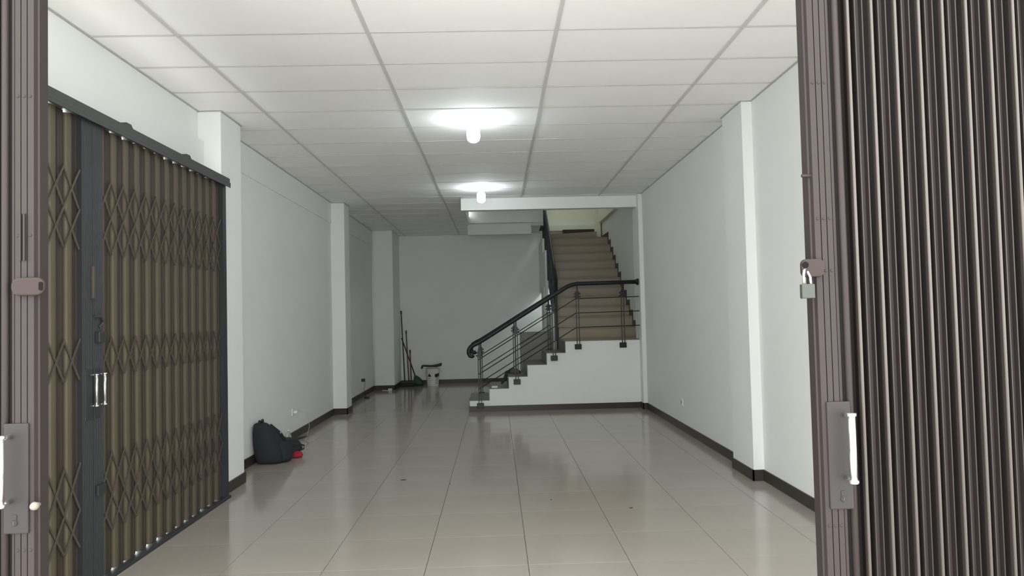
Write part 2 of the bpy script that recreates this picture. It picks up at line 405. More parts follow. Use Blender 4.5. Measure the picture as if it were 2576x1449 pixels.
def hr_z(x): return 0.872 + 0.0 + 0.245 + (x + 0.217) * 0.597 - 0.035 if x < 1.2 else 1.912
fr = empty('stair_railing', (0.9, 11.45, 0.1)); tag(fr, 'black handrail with slim rods on the front of the stairs and landing', 'railing')
YFR = 11.46
hz = lambda x: 1.082 + (x + 0.217) * 0.6005
curl = [(-0.345, 0.86), (-0.372, 0.845), (-0.405, 0.855), (-0.425, 0.895), (-0.422, 0.945), (-0.395, 0.988), (-0.34, 1.022), (-0.27, 1.052)]
hp = [(x, YFR, z) for x, z in curl] + [(-0.2, YFR, hz(-0.2)), (0.4, YFR, hz(0.4)), (1.0, YFR, hz(1.0)), (1.10, YFR, hz(1.10)), (1.17, YFR, 1.897), (1.25, YFR, 1.912), (1.7, YFR, 1.916), (2.15, YFR, 1.92)]
MB().tube(hp, [0.024, 0.03, 0.032, 0.032, 0.032, 0.032, 0.032, 0.032] + [0.032] * 8, 12).build('handrail', black_m, fr, smooth=True)
MB().tube([(2.14, YFR, 1.92), (2.165, YFR, 1.92)], [0.032, 0.05], 14).tube([(2.165, YFR, 1.92), (2.185, YFR, 1.92)], 0.05, 14).build('wall_flange', black_m, fr)
for x, z in ((-0.265, 0.128), (0.30, 0.475), (0.875, 0.82), (1.246, 0.985), (1.935, 0.995)):
    railing_post(fr, x, YFR, z, (hz(x) if x < 1.15 else 1.914) - 0.02, YS)
for k in range(3):
    zz = lambda x, k=k: 0.796 - 0.2195 * k + (x + 0.273) * 0.5945
    MB().tube([(-0.285, YFR, zz(-0.285)), (1.22, YFR, zz(1.22)), (2.19, YFR, zz(1.22) + 0.012)], 0.0075, 6).build('rod', rod_m, fr)

ir = empty('stair_railing', (0.5, 12.62, 0.1)); tag(ir, 'black inner railing that climbs the far side of the stairs to the upper floor', 'railing')
YIR = 12.63
hp = [(x, YIR, z) for x, z in curl] + [(-0.2, YIR, hz(-0.2)), (0.4, YIR, hz(0.4)), (0.93, YIR, hz(0.93)), (0.99, YIR + 0.02, hz(0.97)), (1.02, YIR + 0.06, hz(0.99) + 0.06)]
us = 0.646
hp += [(1.03, 12.78, 2.06), (1.03, 13.2, 2.06 + 0.42 * us), (1.03, 14.5, 2.06 + 1.72 * us), (1.03, 15.6, 2.06 + 2.82 * us), (1.03, 16.3, 2.06 + 3.1 * us)]
MB().tube(hp, 0.032, 12).build('handrail', black_m, ir, smooth=True)
for x, i in ((-0.265, 0), (0.30, 2), (0.885, 4)):
    railing_post(ir, x, YIR, RZ * (i + 1) + 0.002, hz(x) - 0.02)
for k in range(3):
    zz = lambda x, k=k: 0.796 - 0.2195 * k + (x + 0.273) * 0.5945
    MB().tube([(-0.285, YIR, zz(-0.285)), (0.9, YIR, zz(0.9))], 0.0075, 6).build('rod', rod_m, ir)
    MB().tube([(1.03, 12.78, 1.83 - 0.22 * k), (1.03, 15.6, 1.83 - 0.22 * k + 2.82 * us)], 0.0075, 6).build('rod', rod_m, ir)
for n in (0, 2, 4, 6, 8, 10):
    y = 12.78 + UT * n; zb = Z0 + UR * (n + 1); zt2 = 2.06 + (y - 12.78) * us - 0.02
    MB().box(1.005, 1.05, y - 0.022, y + 0.022, zb - 0.2, zt2 - 0.12).build('post', black_m, ir)
    MB().box(0.995, 1.06, y - 0.03, y + 0.03, zt2 - 0.22, zt2).build('clamp', black_m, ir)
MB().prism([(0.90, 3.13), (0.965, 3.13), (0.965, 3.235), (0.94, 3.235)], 'y', 14.98, 15.04).build('end_bracket', black_m, ir)

# ------------------------------------------------------------------ ceiling bulbs
def bulb(x, y, label):
    e = empty('ceiling_bulb', (x, y, H - 0.21)); tag(e, label, 'light bulb', 'ceiling bulbs')
    MB().lathe([(0.0, 0.0), (0.052, 0.0), (0.055, -0.008), (0.036, -0.022), (0.028, -0.055), (0.024, -0.058), (0.0, -0.058)], (x, y, H + 0.002), 20).build('lamp_holder', plastic_m, e, smooth=True)
    MB().lathe([(0.0, -0.058), (0.026, -0.058), (0.045, -0.072), (0.056, -0.088), (0.060, -0.11), (0.060, -0.165), (0.052, -0.195), (0.03, -0.211), (0.0, -0.214)], (x, y, H), 20).build('bulb', bulb_m, e, smooth=True)
    return e
bulb(-0.167, 6.84, 'lit white bulb nearest the shop front on the ceiling')
b2 = bulb(-0.167, 10.51, 'lit white bulb hanging just in front of the stairwell beam')
MB().tube([(-0.12, 10.51, H - 0.05), (-0.07, 10.50, H - 0.03), (-0.02, 10.50, H - 0.002)], 0.004, 6).build('wire', plastic_m, b2)
# unseen lamp added behind the stairs to cast the back wall's light patch
e = empty('added_patch_lamp', (1.62, 15.85, 2.35)); tag(e, 'small unseen lamp added under the stairs for the back wall light patch', 'lamp')
MB().lathe([(0.0, 0), (0.05, 0), (0.05, 0.02), (0.0, 0.02)], (1.62, 15.85, 2.81), 14).build('base', plastic_m, e)
MB().tube([(1.62, 15.85, 2.52), (1.62, 15.85, 2.81)], 0.006, 8).build('cord', plastic_m, e)
MB().lathe([(0.0, 0), (0.03, 0.005), (0.04, 0.04), (0.035, 0.08), (0.0, 0.1)], (1.62, 15.85, 2.43), 14).build('bulb', lamp_m, e, smooth=True)

# ------------------------------------------------------------------ side gate (left wall)
GX = -2.262
def side_leaf(name_label, y0, n, stile_y, stile_side):
    g = empty('folding_gate', (GX, y0 + n * 0.0735, 0)); tag(g, name_label, 'gate', 'side gate leaves')
    p = 0.147
    slat_src = pick_src = None; bar_src = {}
    TI = ((2.30, 2.085), (2.085, 1.865), (1.38, 1.16), (0.715, 0.47), (0.47, 0.265))
    for k in range(n):
        y = y0 + k * p
        sl_off = (0, 0, 0)
        if slat_src is None:
            # slightly curved slat
            pl = [(GX - 0.014, y), (GX - 0.006, y + 0.010), (GX - 0.003, y + 0.031), (GX - 0.006, y + 0.052), (GX - 0.014, y + 0.062), (GX - 0.046, y + 0.0628), (GX - 0.046, y + 0.059), (GX - 0.018, y + 0.058), (GX - 0.018, y + 0.004), (GX - 0.046, y + 0.003), (GX - 0.046, y)]
            slat_src = MB().prism(pl, 'z', 0.034, 2.603).build('slat', gslat_m, g); s0 = WL[slat_src.name].copy(); sy = y
            # U shaped picket with lips
            a = y + 0.064
            pk = [(GX - 0.044, a), (GX - 0.022, a), (GX - 0.022, a + 0.008), (GX - 0.036, a + 0.010), (GX - 0.036, a + 0.018), (GX - 0.016, a + 0.020), (GX - 0.016, a + 0.030), (GX - 0.020, a + 0.031), (GX - 0.020, a + 0.050), (GX - 0.016, a + 0.051), (GX - 0.016, a + 0.061), (GX - 0.036, a + 0.063), (GX - 0.036, a + 0.072), (GX - 0.022, a + 0.074), (GX - 0.022, a + 0.082), (GX - 0.044, a + 0.082)]
            pick_src = MB().prism(pk, 'z', 0.022, 2.603).build('picket', gpick_m, g); p0 = WL[pick_src.name].copy()
        else:
            dz = -0.012 if (k == 12 and y0 < 3) else random.choice((0, 0, -0.004, -0.010, -0.008))
            o = copy_at(slat_src, g, s0 + Vector((0, y - sy, dz)))
            copy_at(pick_src, g, p0 + Vector((0, y - sy, 0)))
        for ti, (za, zb) in enumerate(TI):
            jy = 0.0
            for sgn in (0, 1):
                key = (ti, sgn)
                if key not in bar_src:
                    A = (GX + 0.004 + 0.005 * sgn, y - 0.043, za if sgn == 0 else zb); B = (GX + 0.004 + 0.005 * sgn, y + 0.104, zb if sgn == 0 else za)
                    o = MB().bar(A, B, 0.012, 0.004, (1, 0, 0)).build('lattice_bar', gbar_m, g); bar_src[key] = (o, WL[o.name].copy(), y)
                else:
                    o, b0, by = bar_src[key]; copy_at(o, g, b0 + Vector((0, y - by, 0)))
    # closing stile with ribs
    s0_, s1_ = stile_y
    pr = [(GX - 0.045, s0_), (GX + 0.012, s0_)]
    wdt = s1_ - s0_; nr = 6
    for q in range(nr):
        t = s0_ + wdt * (q + 0.5) / nr
        pr += [(GX + 0.012, t - 0.004), (GX + 0.006, t - 0.002), (GX + 0.006, t + 0.002), (GX + 0.012, t + 0.004)]
    pr += [(GX + 0.012, s1_), (GX - 0.045, s1_)]
    st = MB().prism(pr, 'z', 0.021, 2.603).build('stile', gstile_m, g)
    hy = 4.214 if stile_side < 0 else 4.302
    MB().box(GX + 0.012, GX + 0.016, hy - 0.035, hy + 0.035, 0.93, 1.21).build('lock_plate', gstile_m, st, bevel=0.002)
    hd = MB(); hd.tube([(GX + 0.055, hy, 1.004), (GX + 0.055, hy, 1.182)], 0.009, 12)
    for z in (1.008, 1.178): hd.tube([(GX + 0.014, hy, z), (GX + 0.055, hy, z)], 0.006, 8)
    for z in (1.004, 1.175): hd.tube([(GX + 0.055, hy, z), (GX + 0.055, hy, z + 0.008)], 0.013, 12)
    hd.build('handle', chrome_m, st, smooth=True)
    return g, st
g1, st1 = side_leaf('far leaf of the olive brown lattice gate, reaching back to the white column', 4.374, 13, (4.262, 4.372), 1)
g2, st2 = side_leaf('near leaf of the olive brown lattice gate beside the front opening', 2.270, 13, (4.150, 4.258), -1)
# end channel and hardware
MB().box(-2.45, GX - 0.045, 6.285, 6.428, 0.021, 2.603).box(GX - 0.045, GX + 0.014, 6.285, 6.36, 0.021, 2.603).build('end_channel', gstile_m, g1)
MB().tube([(GX + 0.02, 4.26, 1.50), (GX + 0.035, 4.30, 1.50), (GX + 0.035, 4.33, 1.47), (GX + 0.02, 4.31, 1.44)], 0.008, 8).build('latch_hook', gstile_m, st1)
MB().box(GX + 0.012, GX + 0.04, 4.28, 4.35, 1.355, 1.415).build('latch_box', gstile_m, st1, bevel=0.004)
MB().box(GX + 0.012, GX + 0.028, 4.24, 4.258, 1.60, 1.78).build('bolt', gbar_m, st2, bevel=0.003)
MB().box(GX + 0.012, GX + 0.03, 4.28, 4.365, 0.50, 0.56).build('lower_latch', gstile_m, st1, bevel=0.004)
tk = empty('gate_track', (GX, 4.2, 2.6)); tag(tk, 'dark grey overhead track carrying the left side gate', 'gate track')
tkb = MB().prism([(-2.36, 2.605), (-2.215, 2.605), (-2.215, 2.625), (-2.222, 2.63), (-2.222, 2.662), (-2.36, 2.662)], 'y', 2.05, 6.385).build('channel', gtrack_m, tk)
MB().prism([(-2.216, 2.585), (-2.222, 2.585), (-2.222, 2.606), (-2.216, 2.606)], 'y', 2.05, 6.385).build('lip', gtrack_m, tk)
for y in (3.76, 4.66, 5.56):
    MB().prism([(y - 0.06, 2.662), (y + 0.06, 2.662), (y + 0.03, 2.69), (y - 0.03, 2.69)], 'x', -2.34, -2.235).build('bracket', gtrack_m, tk)
bt = empty('gate_rail', (GX, 4.2, 0)); tag(bt, 'dark floor rail under the left side gate', 'gate rail')
MB().prism([(-2.32, 0), (-2.228, 0), (-2.228, 0.016), (-2.235, 0.02), (-2.32, 0.02)], 'y', 2.05, 6.36).build('rail', gstile_m, bt)

# ------------------------------------------------------------------ front gates (either side of the entrance)
GY = 1.95; GZ0, GZ1 = 0.03, 3.0
def front_leaf(sgn, x_edge, label, n):
    """sgn +1: leaf runs to +X from its free edge (right leaf), -1: mirrored (left leaf)"""
    X = lambda d: x_edge + sgn * d
    g = empty('folding_gate', (X(0.3), GY, 0)); tag(g, label, 'gate', 'front gate leaves')
    # stile with ribbed face and lip
    pr = [(0, 0.050), (0, 0.014), (0.004, 0.012), (0.007, 0.0), (0.0225, 0.0), (0.0232, 0.004), (0.0242, 0.004), (0.025, 0.0), (0.0385, 0.0), (0.0392, 0.004), (0.0402, 0.004), (0.041, 0.0), (0.0545, 0.0), (0.0552, 0.003), (0.0562, 0.003), (0.057, 0.001), (0.066, 0.006), (0.072, 0.030), (0.072, 0.050)]
    st = MB().prism([(X(a), GY + b) for a, b in pr], 'z', GZ0, GZ1).build('stile', fstile_m, g)
    MB().tube([(X(0.0865), GY + 0.012, GZ0), (X(0.0865), GY + 0.012, GZ1)], 0.0095, 14).build('edge_tube', fstile_m, g, smooth=True)
    MB().prism([(X(0.066), GY + 0.044), (X(0.1205), GY + 0.044), (X(0.1205), GY + 0.048), (X(0.066), GY + 0.048)], 'z', GZ0, GZ1).build('backing', fslat_m, g)
    # riveted rows
    for z in (2.045, 1.685, 1.548, 0.888, 0.45):
        for d in (0.016, 0.032, 0.048):
            MB().lathe([(0.0, -0.002), (0.0035, -0.0015), (0.0045, 0.0), (0.0, 0.001)], (X(d), GY, z), 10, 'y').build('rivet', fstile_m, st)
    # plate, handle, keyhole
    pl = MB().box(X(0.018), X(0.080), GY - 0.006, GY + 0.001, 0.930, 1.207).build('lock_plate', fplate_m, st, bevel=0.004)
    hx = X(0.063)
    hd = MB(); hd.tube([(hx, GY - 0.045, 1.008), (hx, GY - 0.045, 1.179)], 0.0095, 16)
    for z in (1.012, 1.174): hd.tube([(hx, GY - 0.045, z), (hx, GY - 0.005, z)], 0.006, 10)
    for z in (1.005, 1.174): hd.tube([(hx, GY - 0.045, z), (hx, GY - 0.045, z + 0.008)], 0.0125, 16)
    hd.build('handle', chrome_m, pl, smooth=True)
    kx = X(0.052)
    kh = MB(); kh.lathe([(0.0, -0.003), (0.007, -0.003), (0.0085, 0.0), (0.0, 0.0)], (kx, GY - 0.006, 0.958), 14, 'y')
    kh.box(kx - 0.0055, kx + 0.0055, GY - 0.0075, GY - 0.006, 0.962, 0.978)
    kh.build('key_cylinder', fplate_m, pl)
    MB().box(kx - 0.0015, kx + 0.0015, GY - 0.0102, GY - 0.0088, 0.954, 0.962).build('keyhole', rod_m, pl)
    # folded slats
    d0 = 0.112; p = 0.0635
    prof = [(0.0, 0.008), (0.002, 0.002), (0.0045, 0.0), (0.007, 0.001), (0.0085, 0.006), (0.0092, 0.052), (0.016, 0.060), (0.026, 0.060), (0.0305, 0.050), (0.0315, 0.026), (0.033, 0.021), (0.0355, 0.021), (0.037, 0.028), (0.039, 0.033), (0.050, 0.033), (0.0515, 0.026), (0.053, 0.020), (0.055, 0.020), (0.0565, 0.026), (0.0575, 0.048), (0.0628, 0.048)]
    back = [(a, b + 0.003) for a, b in prof[::-1]]
    src = None
    for k in range(n):
        d = d0 + k * p
        if src is None:
            src = MB().prism([(X(d + a), GY + b) for a, b in prof + back], 'z', GZ0 + 0.02, GZ1 - 0.02).build('slat', fslat_m, g); s0 = WL[src.name].copy()
            nose = MB().tube([(X(d + 0.0045), GY - 0.0005, GZ0 + 0.02), (X(d + 0.0045), GY - 0.0005, GZ1 - 0.02)], 0.0042, 10).build('slat_lit_edge', fnose_m, src, smooth=True); n0 = WL[nose.name].copy()
            rib = MB().tube([(X(d + 0.0342), GY + 0.0212, GZ0 + 0.02), (X(d + 0.0342), GY + 0.0212, GZ1 - 0.02)], 0.0019, 8).tube([(X(d + 0.054), GY + 0.0202, GZ0 + 0.02), (X(d + 0.054), GY + 0.0202, GZ1 - 0.02)], 0.0019, 8).build('slat_rib', frib_m, src, smooth=True); r0 = WL[rib.name].copy()
        else:
            c_ = copy_at(src, g, s0 + Vector((sgn * k * p, 0, 0)))
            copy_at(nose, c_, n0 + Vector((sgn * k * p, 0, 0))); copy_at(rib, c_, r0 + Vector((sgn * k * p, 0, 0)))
    return g, st, X
gr, str_, XRt = front_leaf(1, 0.833, 'right front leaf of the grey brown folding gate with padlocked hasp', 20)
gl, stl, XLt = front_leaf(-1, -1.171, 'left front leaf of the grey brown folding gate at the picture edge', 18)
# hasps
def rounded(cx, cz, w, h, r, n=5):
    pts = []
    for (sx, sz, a0) in ((1, 1, 0), (-1, 1, 90), (-1, -1, 180), (1, -1, 270)):
        for i in range(n + 1):
            t = math.radians(a0 + 90 * i / n); pts.append((cx + sx * (w / 2 - r) + r * math.cos(t), cz + sz * (h / 2 - r) + r * math.sin(t)))
    return pts
MB().prism(rounded(0.826, 1.555, 0.060, 0.047, 0.014), 'y', GY - 0.014, GY - 0.001).build('hasp', hasp_m, str_, bevel=0.003)
MB().lathe([(0, -0.002), (0.008, -0.002), (0.009, 0.001), (0, 0.001)], (0.806, GY - 0.014, 1.563), 12, 'y').build('hasp_hole', hole_m, str_)
MB().tube([(0.815, GY + 0.01, 1.80), (0.840, GY + 0.01, 1.80)], 0.0045, 10).build('bolt_pin', hasp_m, str_)
MB().prism(rounded(-1.186, 1.553, 0.084, 0.046, 0.020), 'y', GY - 0.014, GY - 0.001).build('hasp', hasp_m, stl, bevel=0.004)
MB().prism(rounded(-1.152, 1.553, 0.010, 0.022, 0.0045), 'y', GY - 0.016, GY - 0.013).build('hasp_hole', hole_m, stl)
MB().box(-1.213, -1.208, GY - 0.006, GY + 0.001, 1.62, 1.74).box(-1.202, -1.198, GY - 0.006, GY + 0.001, 1.62, 1.74).build('bolt_guide', fstile_m, stl)
MB().lathe([(0, -0.03), (0.008, -0.028), (0.011, -0.02), (0.008, -0.012), (0.005, 0.0), (0, 0)], (-1.168, GY + 0.005, 1.001), 12, 'y').build('knob', mat('worn_knob', srgb(96, 88, 80), 0.5, metal=0.0, spec=0.3), stl, smooth=True)
# padlock hanging from the right hasp
pk = empty('padlock', (0.8055, GY - 0.02, 1.475)); tag(pk, 'grey green padlock hanging from the right gate hasp', 'padlock')
MB().box(0.7875, 0.8215, GY - 0.032, GY - 0.016, 1.476, 1.513).build('body', brass_m, pk, bevel=0.002)
MB().tube([(0.7960, GY - 0.024, 1.505), (0.7960, GY - 0.024, 1.538), (0.7985, GY - 0.022, 1.547), (0.8045, GY - 0.012, 1.553), (0.8115, GY - 0.010, 1.547), (0.8140, GY - 0.022, 1.53), (0.8140, GY - 0.024, 1.505)], 0.0035, 10).build('shackle', steel_m, pk, smooth=True)
struct(MB().box(XL, XR, GY - 0.04, GY + 0.06, 3.0, 3.06).build('trim_1', fstile_m), 'overhead steel track above the front gates', 'trim')

# ------------------------------------------------------------------ sockets
def socket(x, y, z, side, label):
    e = empty('wall_socket', (x, y, z - 0.04)); tag(e, label, 'socket', 'wall sockets')
    MB().box(x, x + side * 0.010, y - 0.043, y + 0.043, z - 0.043, z + 0.043).build('plate', plastic_m, e, bevel=0.003)
    MB().lathe([(0.0, 0.0), (0.02, 0.0), (0.02, side * 0.003), (0.0, side * 0.003)], (x + side * 0.010, y, z), 14, 'x').build('socket_face', mat('socket_grey', srgb(150, 150, 146), 0.5), e)
    return e
socket(XL, 9.33, 0.335, 1, 'white wall socket above the backpack with a charger plugged in')
socket(XL, 14.0, 0.325, 1, 'white wall socket near the back corner with a black adapter')
socket(XR, 9.2, 0.345, -1, 'white wall socket on the right wall')
ch = empty('phone_charger', (XL + 0.03, 9.33, 0.32)); tag(ch, 'white phone charger with a thin cable drooping to the floor', 'charger')
MB().box(XL + 0.013, XL + 0.06, 9.312, 9.348, 0.318, 0.350).build('plug', plastic_m, ch, bevel=0.004)
MB().tube([(XL + 0.06, 9.33, 0.334), (XL + 0.12, 9.34, 0.335), (XL + 0.165, 9.36, 0.31), (XL + 0.18, 9.38, 0.24), (XL + 0.185, 9.40, 0.14), (XL + 0.17, 9.36, 0.05), (XL + 0.18, 9.2, 0.006), (XL + 0.26, 9.04, 0.004), (XL + 0.27, 8.88, 0.004), (XL + 0.21, 8.82, 0.004)], 0.0028, 6).build('cable', mat('cable_grey', srgb(170, 168, 160), 0.5), ch, smooth=True)
ad = empty('power_adapter', (XL + 0.03, 14.0, 0.3)); tag(ad, 'black power adapter with a thin cord in the rear left socket', 'adapter')
blk = mat('black_plastic', srgb(40, 40, 40), 0.5)
MB().box(XL + 0.013, XL + 0.075, 13.965, 14.035, 0.298, 0.352).build('plug', blk, ad, bevel=0.004)
MB().tube([(XL + 0.07, 14.0, 0.30), (XL + 0.075, 14.0, 0.24), (XL + 0.055, 14.02, 0.16), (XL + 0.06, 14.04, 0.08), (XL + 0.075, 14.06, 0.006), (XL + 0.06, 14.1, 0.004)], 0.003, 6).build('cord', blk, ad, smooth=True)

# ------------------------------------------------------------------ backpack and things beside it
bk = mat('black_fabric', srgb(30, 35, 38), 0.85, noise=0.2, scale=14, bump=0.25, bscale=160)
bp = empty('backpack', (-2.36, 7.92, 0)); tag(bp, 'black fabric backpack slumped against the left wall', 'backpack')
def blob(rings, n=14, jit=0.0):
    """rings: (cx, cy, z, rx, ry) from bottom to top, superellipse"""
    vs = []; fs = []
    for (cx_, cy_, z, rx, ry) in rings:
        for k in range(n):
            t = 2 * math.pi * k / n; c, s = math.cos(t), math.sin(t)
            e = 0.62
            vs.append((cx_ + rx * abs(c) ** e * (1 if c >= 0 else -1) + random.uniform(-jit, jit), cy_ + ry * abs(s) ** e * (1 if s >= 0 else -1) + random.uniform(-jit, jit), z + random.uniform(-jit, jit) * 0.6))
    for i in range(len(rings) - 1):
        for k in range(n): fs.append((i*n + k, i*n + (k+1) % n, (i+1)*n + (k+1) % n, (i+1)*n + k))
    fs += [tuple(range(n - 1, -1, -1)), tuple(range((len(rings)-1)*n, len(rings)*n))]
    return MB().add(vs, fs)
blob([(-2.345, 7.90, 0.004, 0.11, 0.15), (-2.34, 7.90, 0.012, 0.145, 0.175), (-2.345, 7.90, 0.08, 0.155, 0.185), (-2.365, 7.88, 0.18, 0.14, 0.175), (-2.39, 7.85, 0.28, 0.115, 0.145), (-2.415, 7.82, 0.36, 0.085, 0.115), (-2.43, 7.80, 0.405, 0.062, 0.085), (-2.435, 7.795, 0.418, 0.04, 0.055)], 18, 0.005).build('main_bag', bk, bp, smooth=True, subsurf=1)
blob([(-2.215, 7.92, 0.006, 0.05, 0.12), (-2.205, 7.92, 0.03, 0.065, 0.135), (-2.205, 7.92, 0.12, 0.06, 0.13), (-2.235, 7.91, 0.19, 0.035, 0.11), (-2.25, 7.90, 0.205, 0.02, 0.08)], 14, 0.004).build('front_pocket', bk, bp, smooth=True, subsurf=1)
MB().tube([(-2.43, 7.75, 0.40), (-2.425, 7.76, 0.437), (-2.42, 7.80, 0.425), (-2.42, 7.84, 0.437), (-2.425, 7.86, 0.40)], 0.014, 8).build('carry_handle', bk, bp, smooth=True)
MB().tube([(-2.37, 7.93, 0.37), (-2.29, 8.01, 0.27), (-2.25, 8.07, 0.16), (-2.26, 8.09, 0.06), (-2.3, 8.1, 0.015)], [0.02, 0.022, 0.022, 0.02, 0.018], 8).build('shoulder_strap', bk, bp, smooth=True)
MB().tube([(-2.27, 8.10, 0.10), (-2.15, 8.22, 0.12), (-2.11, 8.27, 0.10), (-2.11, 8.27, 0.065), (-2.15, 8.22, 0.05), (-2.25, 8.12, 0.04)], 0.008, 8).build('strap_loop', bk, bp, smooth=True)
MB().box(-2.275, -2.268, 7.955, 7.975, 0.28, 0.305).build('zip_tag', mat('zip_metal', srgb(150, 155, 160), 0.4), bp)
jk = tag(blob([(-2.30, 8.33, 0.004, 0.13, 0.17), (-2.30, 8.33, 0.05, 0.15, 0.19), (-2.32, 8.35, 0.115, 0.13, 0.17), (-2.33, 8.37, 0.155, 0.10, 0.13), (-2.34, 8.38, 0.168, 0.06, 0.08)], 16, 0.010).build('folded_jacket', bk, None, smooth=True, subsurf=1), 'black jacket heaped on the floor beside the backpack', 'jacket')
rc = tag(blob([(-2.14, 8.12, 0.003, 0.05, 0.06), (-2.14, 8.12, 0.02, 0.055, 0.07), (-2.145, 8.13, 0.05, 0.045, 0.05), (-2.15, 8.14, 0.062, 0.02, 0.03)], 10, 0.007).build('red_cloth', mat('red_fabric', srgb(150, 20, 42), 0.85), None, smooth=True, subsurf=1), 'small bright red cloth under the black strap', 'cloth')
# flat cap-like flap lying on the jacket
MB().prism([(-2.33, 8.44), (-2.24, 8.62), (-2.18, 8.68), (-2.20, 8.56), (-2.24, 8.44)], 'z', 0.128, 0.140).build('sleeve', bk, jk)
bo = empty('water_bottle', (-2.40, 8.72, 0)); tag(bo, 'clear plastic water bottle standing behind the black jacket', 'bottle')
gl_m = mat('clear_plastic', (0.86, 0.9, 0.92, 1), 0.12, trans=0.75, ior=1.3)
MB().lathe([(0.0, 0.0), (0.03, 0.0), (0.032, 0.01), (0.032, 0.10), (0.029, 0.105), (0.032, 0.11), (0.032, 0.135), (0.024, 0.165), (0.013, 0.18), (0.012, 0.19), (0.0, 0.19)], (-2.40, 8.72, 0.0), 16).build('body', gl_m, bo, smooth=True)
MB().lathe([(0.0, 0.0), (0.015, 0.0), (0.015, 0.016), (0.0, 0.018)], (-2.40, 8.72, 0.19), 14).build('cap', mat('cap_white', srgb(190, 195, 200), 0.4), bo, smooth=True)

# ------------------------------------------------------------------ brooms in the back corner
green = mat('green_plastic', srgb(38, 66, 56), 0.6, noise=0.15, scale=20)
brist = mat('dark_bristles', srgb(36, 46, 40), 0.9, noise=0.3, scale=60)
wood = mat('dark_wood_handle', srgb(70, 56, 42), 0.5)
steelh = mat('brown_metal_handle', srgb(86, 78, 66), 0.45)
redh = mat('red_handle', srgb(120, 48, 38), 0.5)
def broom(name, label, top, bot, M, headM, w, h, d, cat='broom', grip=True):
    e = empty(name, (bot[0], bot[1], 0)); tag(e, label, cat, 'cleaning tools in the back corner')
    MB().tube([bot, top], 0.0125, 8).build('handle', M, e, smooth=True)
    if grip:
        t = Vector(top); u = (Vector(top) - Vector(bot)).normalized()
        MB().tube([t - u * 0.06, t + u * 0.01], 0.018, 8).build('grip', M, e, smooth=True)
    x, y, z = bot
    MB().prism([(x - w / 2, 0.05), (x - w * 0.35, z), (x + w * 0.35, z), (x + w / 2, 0.05)], 'y', y - d / 2, y + d / 2).build('head', headM, e, bevel=0.006)
    mb = MB(); n = 9
    for k in range(n):
        a = x - w / 2 + w * (k + 0.5) / n; a2 = a + (a - x) * 0.15
        for q in (-0.3, 0.3): mb.bar((a, y + d * q, 0.05), (a2, y + d * q * 1.2, 0.0015), w / n * 0.9, d * 0.5, (0, 1, 0))
    mb.build('bristles', brist, e)
    return e
broom('long_broom', 'tall thin broom with brown handle leaning in the back corner', (-2.065, 16.50, 1.60), (-1.985, 16.28, 0.10), wood, green, 0.22, 0.1, 0.06)
broom('floor_brush', 'shorter broom with thick grey brown handle beside the tall one', (-1.965, 16.50, 1.17), (-1.90, 16.30, 0.10), steelh, green, 0.20, 0.1, 0.06)
broom('red_handled_broom', 'short broom with a red handle in the back corner', (-1.885, 16.48, 0.745), (-1.84, 16.22, 0.10), redh, green, 0.24, 0.1, 0.07)
# slanted handle with rounded green dustpan head
e = empty('dustpan_brush', (-1.70, 16.30, 0)); tag(e, 'slanted brush with a rounded green head leaning left', 'brush', 'cleaning tools in the back corner')
MB().tube([(-2.06, 16.46, 1.02), (-1.755, 16.255, 0.20)], 0.0125, 8).build('handle', wood, e, smooth=True)
blob([(-1.69, 16.24, 0.004, 0.10, 0.04), (-1.69, 16.24, 0.05, 0.105, 0.045), (-1.70, 16.24, 0.12, 0.09, 0.04), (-1.725, 16.24, 0.18, 0.055, 0.03), (-1.75, 16.24, 0.215, 0.022, 0.02)], 14, 0.003).build('head', green, e, smooth=True)
mp = tag(blob([(-1.92, 16.08, 0.003, 0.20, 0.05), (-1.92, 16.08, 0.02, 0.22, 0.06), (-1.90, 16.09, 0.06, 0.19, 0.05), (-1.86, 16.10, 0.08, 0.10, 0.03)], 16, 0.012).build('mop_rag', brist, None, smooth=True, subsurf=1), 'dark green rag heap on the floor at the foot of the brooms', 'rag')

# ------------------------------------------------------------------ paint bucket
bu = empty('paint_bucket', (-1.375, 16.15, 0)); tag(bu, 'white plastic paint bucket with dark printed marks by the back wall', 'bucket')
bw = mat('bucket_white', (0.66, 0.66, 0.62, 1), 0.4)
cxb, cyb = -1.375, 16.15
MB().lathe([(0.0, 0.0), (0.118, 0.0), (0.122, 0.01), (0.140, 0.30), (0.150, 0.302), (0.150, 0.315), (0.142, 0.318), (0.146, 0.345), (0.153, 0.347), (0.153, 0.362), (0.144, 0.364), (0.138, 0.362), (0.120, 0.02), (0.0, 0.018)], (cxb, cyb, 0.0), 28).build('pail', bw, bu, smooth=False)
dm = mat('bucket_print_dark', srgb(46, 46, 44), 0.5); gm = mat('bucket_print_grey', srgb(104, 104, 100), 0.5)
def wrap(a0, a1, z0, z1, name, M, shape=None):
    """printed patch wrapped on the pail, angle in degrees from facing -Y"""
    vs = []; fs = []; n = 6
    for i in range(n + 1):
        u = i / n; a = math.radians(-90 + a0 + (a1 - a0) * u)
        lo, hi = (0, 1) if shape is None else shape(u)
        for z in (z0 + (z1 - z0) * lo, z0 + (z1 - z0) * hi):
            r = 0.122 + (z - 0.01) * 0.0621 + 0.0035
            vs.append((cxb + r * math.cos(a), cyb + r * math.sin(a), z))
    for i in range(n): fs.append((2*i, 2*i + 2, 2*i + 3, 2*i + 1))
    MB().add(vs, fs).build(name, M, bu)
dia = lambda u: (0.5 - 0.5 * (1 - abs(2*u - 1)) * 0.95, 0.5 + 0.5 * (1 - abs(2*u - 1)) * 0.95 + 0.02)
tri = lambda u: (0.0, 0.08 + 0.9 * (1 - abs(2*u - 1)))
